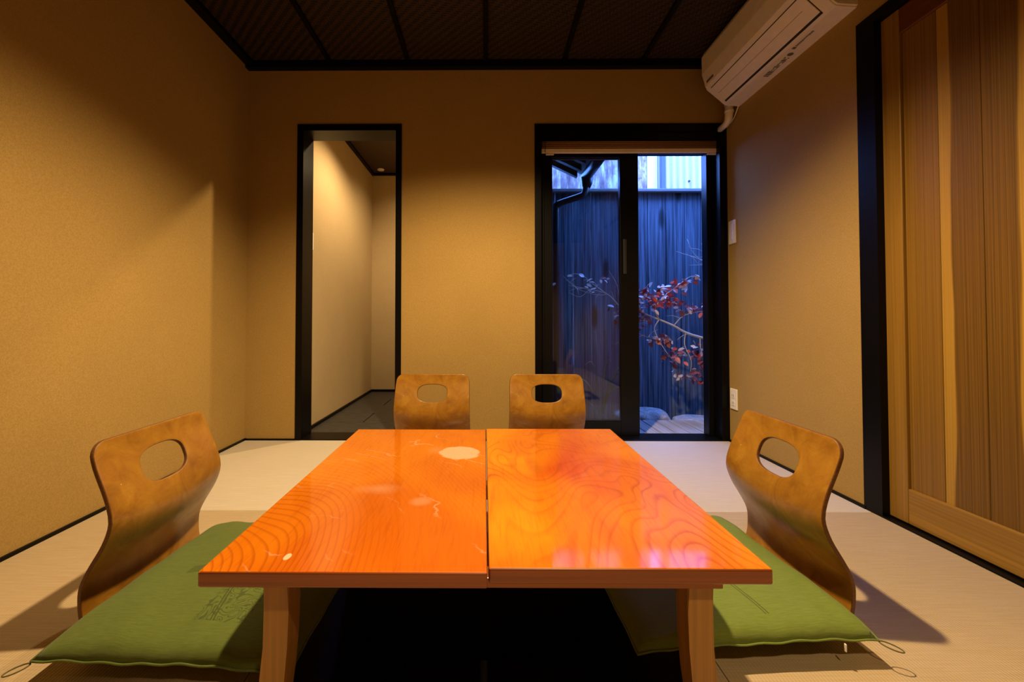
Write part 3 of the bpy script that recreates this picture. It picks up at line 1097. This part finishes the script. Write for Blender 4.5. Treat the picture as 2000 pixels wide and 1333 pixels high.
fe = thing('board_fence', 'tall charred board fence with blue sky tint painted in, closing the courtyard', 'fence', (0.0, 3.50, 0.0))
x = 0.14
k = 0
while x < 3.0:
    w = random.choice((0.135, 0.15, 0.16))
    y = random.uniform(0, 0.006)
    box('fence_board', x + 0.0015, x + w - 0.0015, y, y + 0.018, -0.12, 1.800, FENCE[k % 5], fe, bevel=0.002, seg=1)
    x += w
    k += 1
box('cap_board', 0.14, 3.0, -0.045, 0.06, 1.795, 1.820, M['cap'], fe, bevel=0.003)
box('back_rail', 0.14, 3.0, 0.026, 0.066, 0.3, 0.36, M['cap'], fe)
box('back_rail', 0.14, 3.0, 0.026, 0.066, 1.5, 1.56, M['cap'], fe)

# neighbouring corrugated walls


def corrugated(name, label, x0, x1, y, z0, z1, pitch, amp, mat, grp):
    root = thing(name, label, 'building', (x0, y, z0), 0.0, grp)
    bm = bmesh.new()
    n = int((x1 - x0) / pitch * 8)
    A, B = [], []
    for i in range(n + 1):
        xx = (x1 - x0) * i / n
        yy_ = -amp * math.cos(2 * PI * xx / pitch)
        A.append(bm.verts.new((xx, yy_, 0)))
        B.append(bm.verts.new((xx, yy_, z1 - z0)))
    for i in range(n):
        bm.faces.new((A[i], A[i + 1], B[i + 1], B[i]))
    o = obj('corrugated_sheet', bm, mat, root, True)
    so = o.modifiers.new('thickness', 'SOLIDIFY')
    so.thickness = 0.006
    box('wall_core', 0.0, x1 - x0, amp + 0.01, 1.2, 0, z1 - z0, mat, root)
    return root


nb1 = corrugated('neighbour_shed', 'rust-streaked corrugated wall of the house behind the fence', 0.72, 1.93, 5.05, -0.1, 3.6, 0.076, 0.012, M['rust'], None)
nb2 = corrugated('neighbour_house', 'lavender grey corrugated steel wall above the fence', 2.06, 4.4, 4.95, -0.1, 3.6, 0.076, 0.016, M['lavender'], None)
box('corner_strip', 0.0, 0.05, -0.03, 0.03, 0, 3.6, M['gutter'], nb2, bevel=0.004)
box('pipe_bracket', 0.065, 0.125, -0.05, -0.012, 2.20, 2.29, M['bright'], nb2, bevel=0.006)
for bxp in (0.33, 0.56, 0.79, 1.02):
    obj('bolt', tube(bmesh.new(), [(bxp, -0.010, 2.47), (bxp, -0.022, 2.47)], 0.012, 10), M['gap'], nb2)
tag(box('white_wall_panel', 1.935, 2.055, 5.02, 5.10, -0.1, 3.6, M['bright'], bevel=0.004),
    'bright white wall strip between the two corrugated walls', 'wall panel')

# hallway roof eave over the courtyard, with gutter and downpipe
ea = thing('roof_eave', 'dark sloping roof eave over the left of the courtyard', 'roof', (0.12, 2.72, 2.0))
prism_bm = prism(bmesh.new(), [(0.0, 0.20), (0.66, -0.115), (0.66, -0.075), (0.0, 0.26)], 'y', 0.0, 0.62)
obj('soffit', prism_bm, M['roof'], ea)
for k in range(5):
    obj('rafter', prism(bmesh.new(), [(0.0, 0.150), (0.60, -0.137), (0.60, -0.088), (0.0, 0.199)], 'y', 0.02 + 0.14 * k, 0.06 + 0.14 * k), M['roof'], ea)
gu = thing('rain_gutter', 'black half-round rain gutter along the roof eave edge', 'gutter', (0.80, 2.72, 1.885))
bm = bmesh.new()
rr = 0.045
for rad, sgn in ((rr, 1),):
    A, B = [], []
    for i in range(13):
        a = PI + PI * i / 12
        A.append(bm.verts.new((rad * math.cos(a), 0.0, rad * math.sin(a))))
        B.append(bm.verts.new((rad * math.cos(a), 0.66, rad * math.sin(a))))
    for i in range(12):
        bm.faces.new((A[i], A[i + 1], B[i + 1], B[i]))
    bm.faces.new(B)
g_ = obj('trough', bm, M['gutter'], gu, True)
so = g_.modifiers.new('thickness', 'SOLIDIFY'); so.thickness = 0.004
obj('outlet_funnel', tube(bmesh.new(), [(0, 0.60, -0.02), (0, 0.60, -0.07), (-0.005, 0.60, -0.10)], [0.050, 0.042, 0.031], 12), M['gutter'], gu, True)
for y in (0.1, 0.4):
    obj('strap', tube(bmesh.new(), [(-0.05, y, 0.0), (0.05, y, 0.0)], 0.004, 6), M['gutter'], gu, True)
dp = bmesh.new()
tube(dp, spline([(0.792, 3.32, 1.79), (0.785, 3.32, 1.755), (0.770, 3.32, 1.728), (0.735, 3.325, 1.712), (0.66, 3.34, 1.69), (0.60, 3.35, 1.672), (0.570, 3.355, 1.650), (0.560, 3.36, 1.60), (0.560, 3.36, 0.9), (0.560, 3.36, -0.09)], 4), 0.026, 12)
tag(obj('downpipe', dp, M['gutter'], None, True), 'black bent rain downpipe running down in front of the fence', 'pipe')

# stones


def rock(name, label, loc, sx, sy, sz, seed, basin=False):
    root = thing(name, label, 'stone', loc)
    bm = bmesh.new()
    bmesh.ops.create_icosphere(bm, subdivisions=4, radius=1.0)
    rnd = random.Random(seed)
    ph = [rnd.uniform(0, 6) for _ in range(6)]
    for v in bm.verts:
        p = v.co.copy()
        f = 1 + 0.07 * math.sin(3 * p.x + ph[0]) + 0.06 * math.sin(4 * p.y + ph[1]) + 0.03 * math.sin(9 * p.x + 7 * p.z + ph[2])
        z = p.z * f
        z = math.copysign(min(abs(z), 0.75) + 0.15 * max(0, abs(z) - 0.75), z)
        if basin:
            r = math.hypot((p.x + 0.22) / 0.52, p.y / 0.55)
            if p.z > 0 and r < 1:
                z -= 0.45 * (1 - r ** 4)
        v.co = Vector((p.x * f * sx, p.y * f * sy, z * sz))
    obj('boulder', bm, M['stone'], root, True)
    if basin:
        bm = bmesh.new()
        bmesh.ops.create_circle(bm, cap_ends=True, segments=28, radius=1.0)
        for v in bm.verts:
            v.co = Vector((-0.22 * sx + v.co.x * 0.50 * sx, v.co.y * 0.52 * sy, sz * 0.52))
        obj('water', bm, M['water'], root)
    return root


_t = NT('dark_pool_water')
_n = _t.noise(_t.coord(), 18, 2)
_t.bump(_n, 0.05, 0.002)
M['water'] = _t.set(col=_t.mix(_n, (0.010, 0.030, 0.030), (0.016, 0.045, 0.042)), rough=0.05)
rock('stone_basin', 'pale granite water basin stone at the deck edge', (1.20, 3.29, -0.035), 0.225, 0.13, 0.095, 2, True)
rock('garden_stone', 'low flat pale stone beside the water basin', (1.65, 3.30, -0.075), 0.20, 0.12, 0.070, 5)

# ------------------------------------------------------------------ shrub with red leaves
tr = thing('red_leaf_shrub', 'courtyard shrub with pale branches and crimson leaves', 'shrub', (1.92, 3.20, -0.10))
base = Vector((1.92, 3.20, -0.10))


def w(*p):
    return Vector(p) - base


branches = [
    ([(1.92, 3.20, -0.10), (1.90, 3.18, 0.25), (1.80, 3.13, 0.48), (1.68, 3.10, 0.575)], 0.017, 0.011),
    ([(1.68, 3.10, 0.575), (1.56, 3.08, 0.605), (1.45, 3.07, 0.640), (1.36, 3.06, 0.690), (1.25, 3.05, 0.735), (1.15, 3.05, 0.775), (1.06, 3.05, 0.82), (0.97, 3.06, 0.83)], 0.011, 0.003),
    ([(1.25, 3.05, 0.735), (1.22, 3.04, 0.80), (1.24, 3.03, 0.86), (1.30, 3.03, 0.92), (1.38, 3.03, 0.98), (1.46, 3.03, 1.04), (1.52, 3.04, 1.05)], 0.005, 0.0015),
    ([(1.36, 3.06, 0.690), (1.42, 3.04, 0.76), (1.52, 3.03, 0.79), (1.62, 3.03, 0.80)], 0.004, 0.0015),
    ([(1.15, 3.05, 0.775), (1.08, 3.03, 0.70), (1.05, 3.02, 0.66), (1.15, 3.01, 0.61), (1.22, 3.01, 0.585)], 0.004, 0.0015),
    ([(1.25, 3.05, 0.735), (1.21, 3.03, 0.66), (1.27, 3.02, 0.53), (1.33, 3.02, 0.45)], 0.004, 0.0012),
    ([(1.45, 3.07, 0.640), (1.43, 3.04, 0.55), (1.47, 3.03, 0.44), (1.46, 3.03, 0.34)], 0.004, 0.0012),
    ([(1.56, 3.08, 0.605), (1.55, 3.05, 0.52), (1.58, 3.04, 0.44)], 0.004, 0.0012),
    ([(1.15, 3.05, 0.775), (1.08, 3.04, 0.86), (1.10, 3.03, 0.92), (1.18, 3.02, 0.95)], 0.004, 0.0012),
    ([(1.80, 3.11, 0.48), (1.78, 3.08, 0.9), (1.68, 3.06, 1.10), (1.55, 3.05, 1.17), (1.38, 3.05, 1.23)], 0.009, 0.0015),
    ([(1.68, 3.06, 1.10), (1.60, 3.05, 1.22), (1.56, 3.05, 1.29)], 0.003, 0.001),
    ([(1.66, 3.06, 1.115), (1.57, 3.05, 1.13), (1.47, 3.05, 1.13)], 0.003, 0.001),
    ([(1.62, 3.06, 1.135), (1.52, 3.05, 1.20), (1.47, 3.05, 1.27)], 0.003, 0.001),
    ([(0.97, 3.06, 0.83), (0.88, 3.06, 0.92), (0.75, 3.06, 0.955), (0.60, 3.06, 0.985)], 0.004, 0.001),
    ([(0.88, 3.06, 0.92), (0.78, 3.05, 0.99), (0.70, 3.05, 1.06)], 0.003, 0.001),
    ([(0.75, 3.06, 0.955), (0.68, 3.05, 0.90), (0.60, 3.05, 0.93)], 0.002, 0.001),
    ([(0.97, 3.06, 0.83), (0.95, 3.05, 0.98), (0.89, 3.05, 1.09)], 0.003, 0.001),
    ([(0.88, 3.06, 0.92), (0.80, 3.05, 0.915), (0.66, 3.05, 0.96), (0.56, 3.05, 1.05)], 0.002, 0.001),
]
for pts, r0, r1 in branches:
    P = spline([w(*p) for p in pts], 4)
    rs = [r0 + (r1 - r0) * i / (len(P) - 1) for i in range(len(P))]
    obj('branch', tube(bmesh.new(), P, rs, 6), M['bark'], tr, True)
    # fine side twigs
rt = random.Random(21)
for bi in (1, 2, 3, 4, 8, 9, 9, 11, 12, 13, 14, 17):
    P = spline([w(*p) for p in branches[bi][0]], 4)
    for _ in range(3):
        p = P[rt.randrange(2, len(P))]
        d = Vector((rt.uniform(-1, 1), rt.uniform(-0.4, 0.4), rt.uniform(-0.4, 0.8))).normalized()
        ln = rt.uniform(0.06, 0.13)
        pts = [p, p + d * ln * 0.5 + Vector((0, 0, 0.01)), p + d * ln]
        obj('twig', tube(bmesh.new(), pts, [0.002, 0.0015, 0.0008], 5), M['bark'], tr, True)


def leaf_mesh(name, ln, wd, curl, mat):
    bm = bmesh.new()
    n = 5
    rows = []
    for i in range(n + 1):
        t = i / n
        ww = wd * math.sin(PI * min(1, t * 0.92 + 0.06)) ** 0.8
        z = -curl * t * t
        rows.append([bm.verts.new((ln * t, -ww, z + 0.25 * ww)), bm.verts.new((ln * t, 0, z)), bm.verts.new((ln * t, ww, z + 0.25 * ww))])
    for a, b in zip(rows, rows[1:]):
        for k in range(2):
            bm.faces.new((a[k], a[k + 1], b[k + 1], b[k]))
    bmesh.ops.solidify(bm, geom=bm.faces[:], thickness=0.0008)
    me = bpy.data.meshes.new(name)
    bm.to_mesh(me)
    bm.free()
    me.materials.append(mat)
    return me


LM = [leaf_mesh('leaf_crimson', 0.045, 0.013, 0.010, M['leaf_a']), leaf_mesh('leaf_plum', 0.048, 0.014, 0.014, M['leaf_b']),
      leaf_mesh('leaf_highlight', 0.042, 0.013, 0.008, M['leaf_c'])]
# clusters (centre x, z, spread x, spread z, count, weights)
clusters = [(1.40, 0.985, 0.07, 0.030, 16, (7, 1, 2)), (1.28, 0.93, 0.08, 0.05, 20, (4, 2, 4)), (1.20, 0.88, 0.06, 0.06, 18, (4, 2, 4)),
            (1.30, 0.855, 0.10, 0.025, 18, (7, 2, 1)), (1.12, 0.92, 0.04, 0.05, 12, (3, 3, 4)), (1.08, 0.83, 0.05, 0.05, 14, (1, 4, 5)),
            (1.50, 0.81, 0.10, 0.035, 18, (4, 4, 2)), (1.10, 0.72, 0.05, 0.05, 14, (1, 6, 3)), (1.24, 0.60, 0.07, 0.03, 14, (0, 6, 4)),
            (1.33, 0.48, 0.06, 0.05, 14, (1, 6, 3)), (1.53, 0.50, 0.09, 0.05, 22, (2, 5, 4)), (1.43, 0.335, 0.06, 0.03, 12, (0, 4, 6)),
            (1.55, 0.36, 0.07, 0.06, 20, (3, 6, 2)), (1.60, 0.77, 0.04, 0.05, 8, (5, 4, 1)), (0.97, 0.80, 0.04, 0.12, 10, (0, 2, 6)),
            (0.80, 0.98, 0.14, 0.06, 8, (0, 2, 8)), (1.49, 1.035, 0.03, 0.02, 4, (2, 2, 5))]
rl = random.Random(4)
spots = []
for cx, cz, sx, sz, n, wts in clusters:
    for _ in range(int(n * 2.0)):
        spots.append((rl.choices((0, 1, 2), wts)[0],
                      w(rl.gauss(cx, sx * 0.62), 3.03 + rl.uniform(-0.06, 0.06), rl.gauss(cz, sz * 0.62)),
                      (rl.uniform(-1.3, 1.3), rl.uniform(-0.6, 1.0), rl.uniform(-PI, PI)), rl.uniform(0.65, 1.12)))
spots.sort(key=lambda q: -q[3])
for mi, p, r, k in spots[:295]:
    o = bpy.data.objects.new('leaf', LM[mi])
    C.objects.link(o)
    o.parent = tr
    o.location = p
    o.rotation_euler = r
    o.scale = (k, k, k)
from mathutils import Euler
bm = bmesh.new()
for mi, p, r, k in spots[295:]:
    n0 = len(bm.verts)
    bm.from_mesh(LM[mi])
    bm.verts.ensure_lookup_table()
    mtx = Matrix.Translation(p) @ Euler(r).to_matrix().to_4x4() @ Matrix.Scale(k, 4)
    new = bm.verts[n0:]
    for v in new:
        v.co = mtx @ v.co
    for f in {f for v in new for f in v.link_faces}:
        f.material_index = mi
me = bpy.data.meshes.new('small_leaves')
bm.to_mesh(me)
bm.free()
link('small_leaves', me, [M['leaf_a'], M['leaf_b'], M['leaf_c']], tr)['kind'] = 'stuff'

# green blades behind the middle stile
gp = thing('green_plant', 'small plant with narrow green blades low by the fence', 'plant', (0.92, 3.40, -0.10))
for tip in ((0.27, -0.10, 0.43), (0.24, -0.12, 0.46), (0.17, -0.1, 0.29), (-0.15, -0.1, 0.48), (-0.30, -0.12, 0.36), (-0.33, -0.1, 0.22), (0.05, -0.14, 0.5)):
    t3 = Vector(tip)
    P = spline([Vector((0, 0, 0)), Vector((t3.x * 0.25, t3.y * 0.4, t3.z * 0.75)), Vector((t3.x * 0.6, t3.y * 0.8, t3.z * 1.05)), t3], 4)
    bm = bmesh.new()
    prev = None
    for i, p in enumerate(P):
        t = i / (len(P) - 1)
        ww = 0.012 * math.sin(PI * (0.1 + 0.88 * t)) + 0.001
        cur = [bm.verts.new(p + Vector((0, -ww, -ww * 0.6))), bm.verts.new(p), bm.verts.new(p + Vector((0, ww, -ww * 0.6)))]
        if prev:
            for k in range(2):
                bm.faces.new((prev[k], prev[k + 1], cur[k + 1], cur[k]))
        prev = cur
    bmesh.ops.solidify(bm, geom=bm.faces[:], thickness=0.001)
    obj('blade', bm, M['leaf_g'], gp, True)
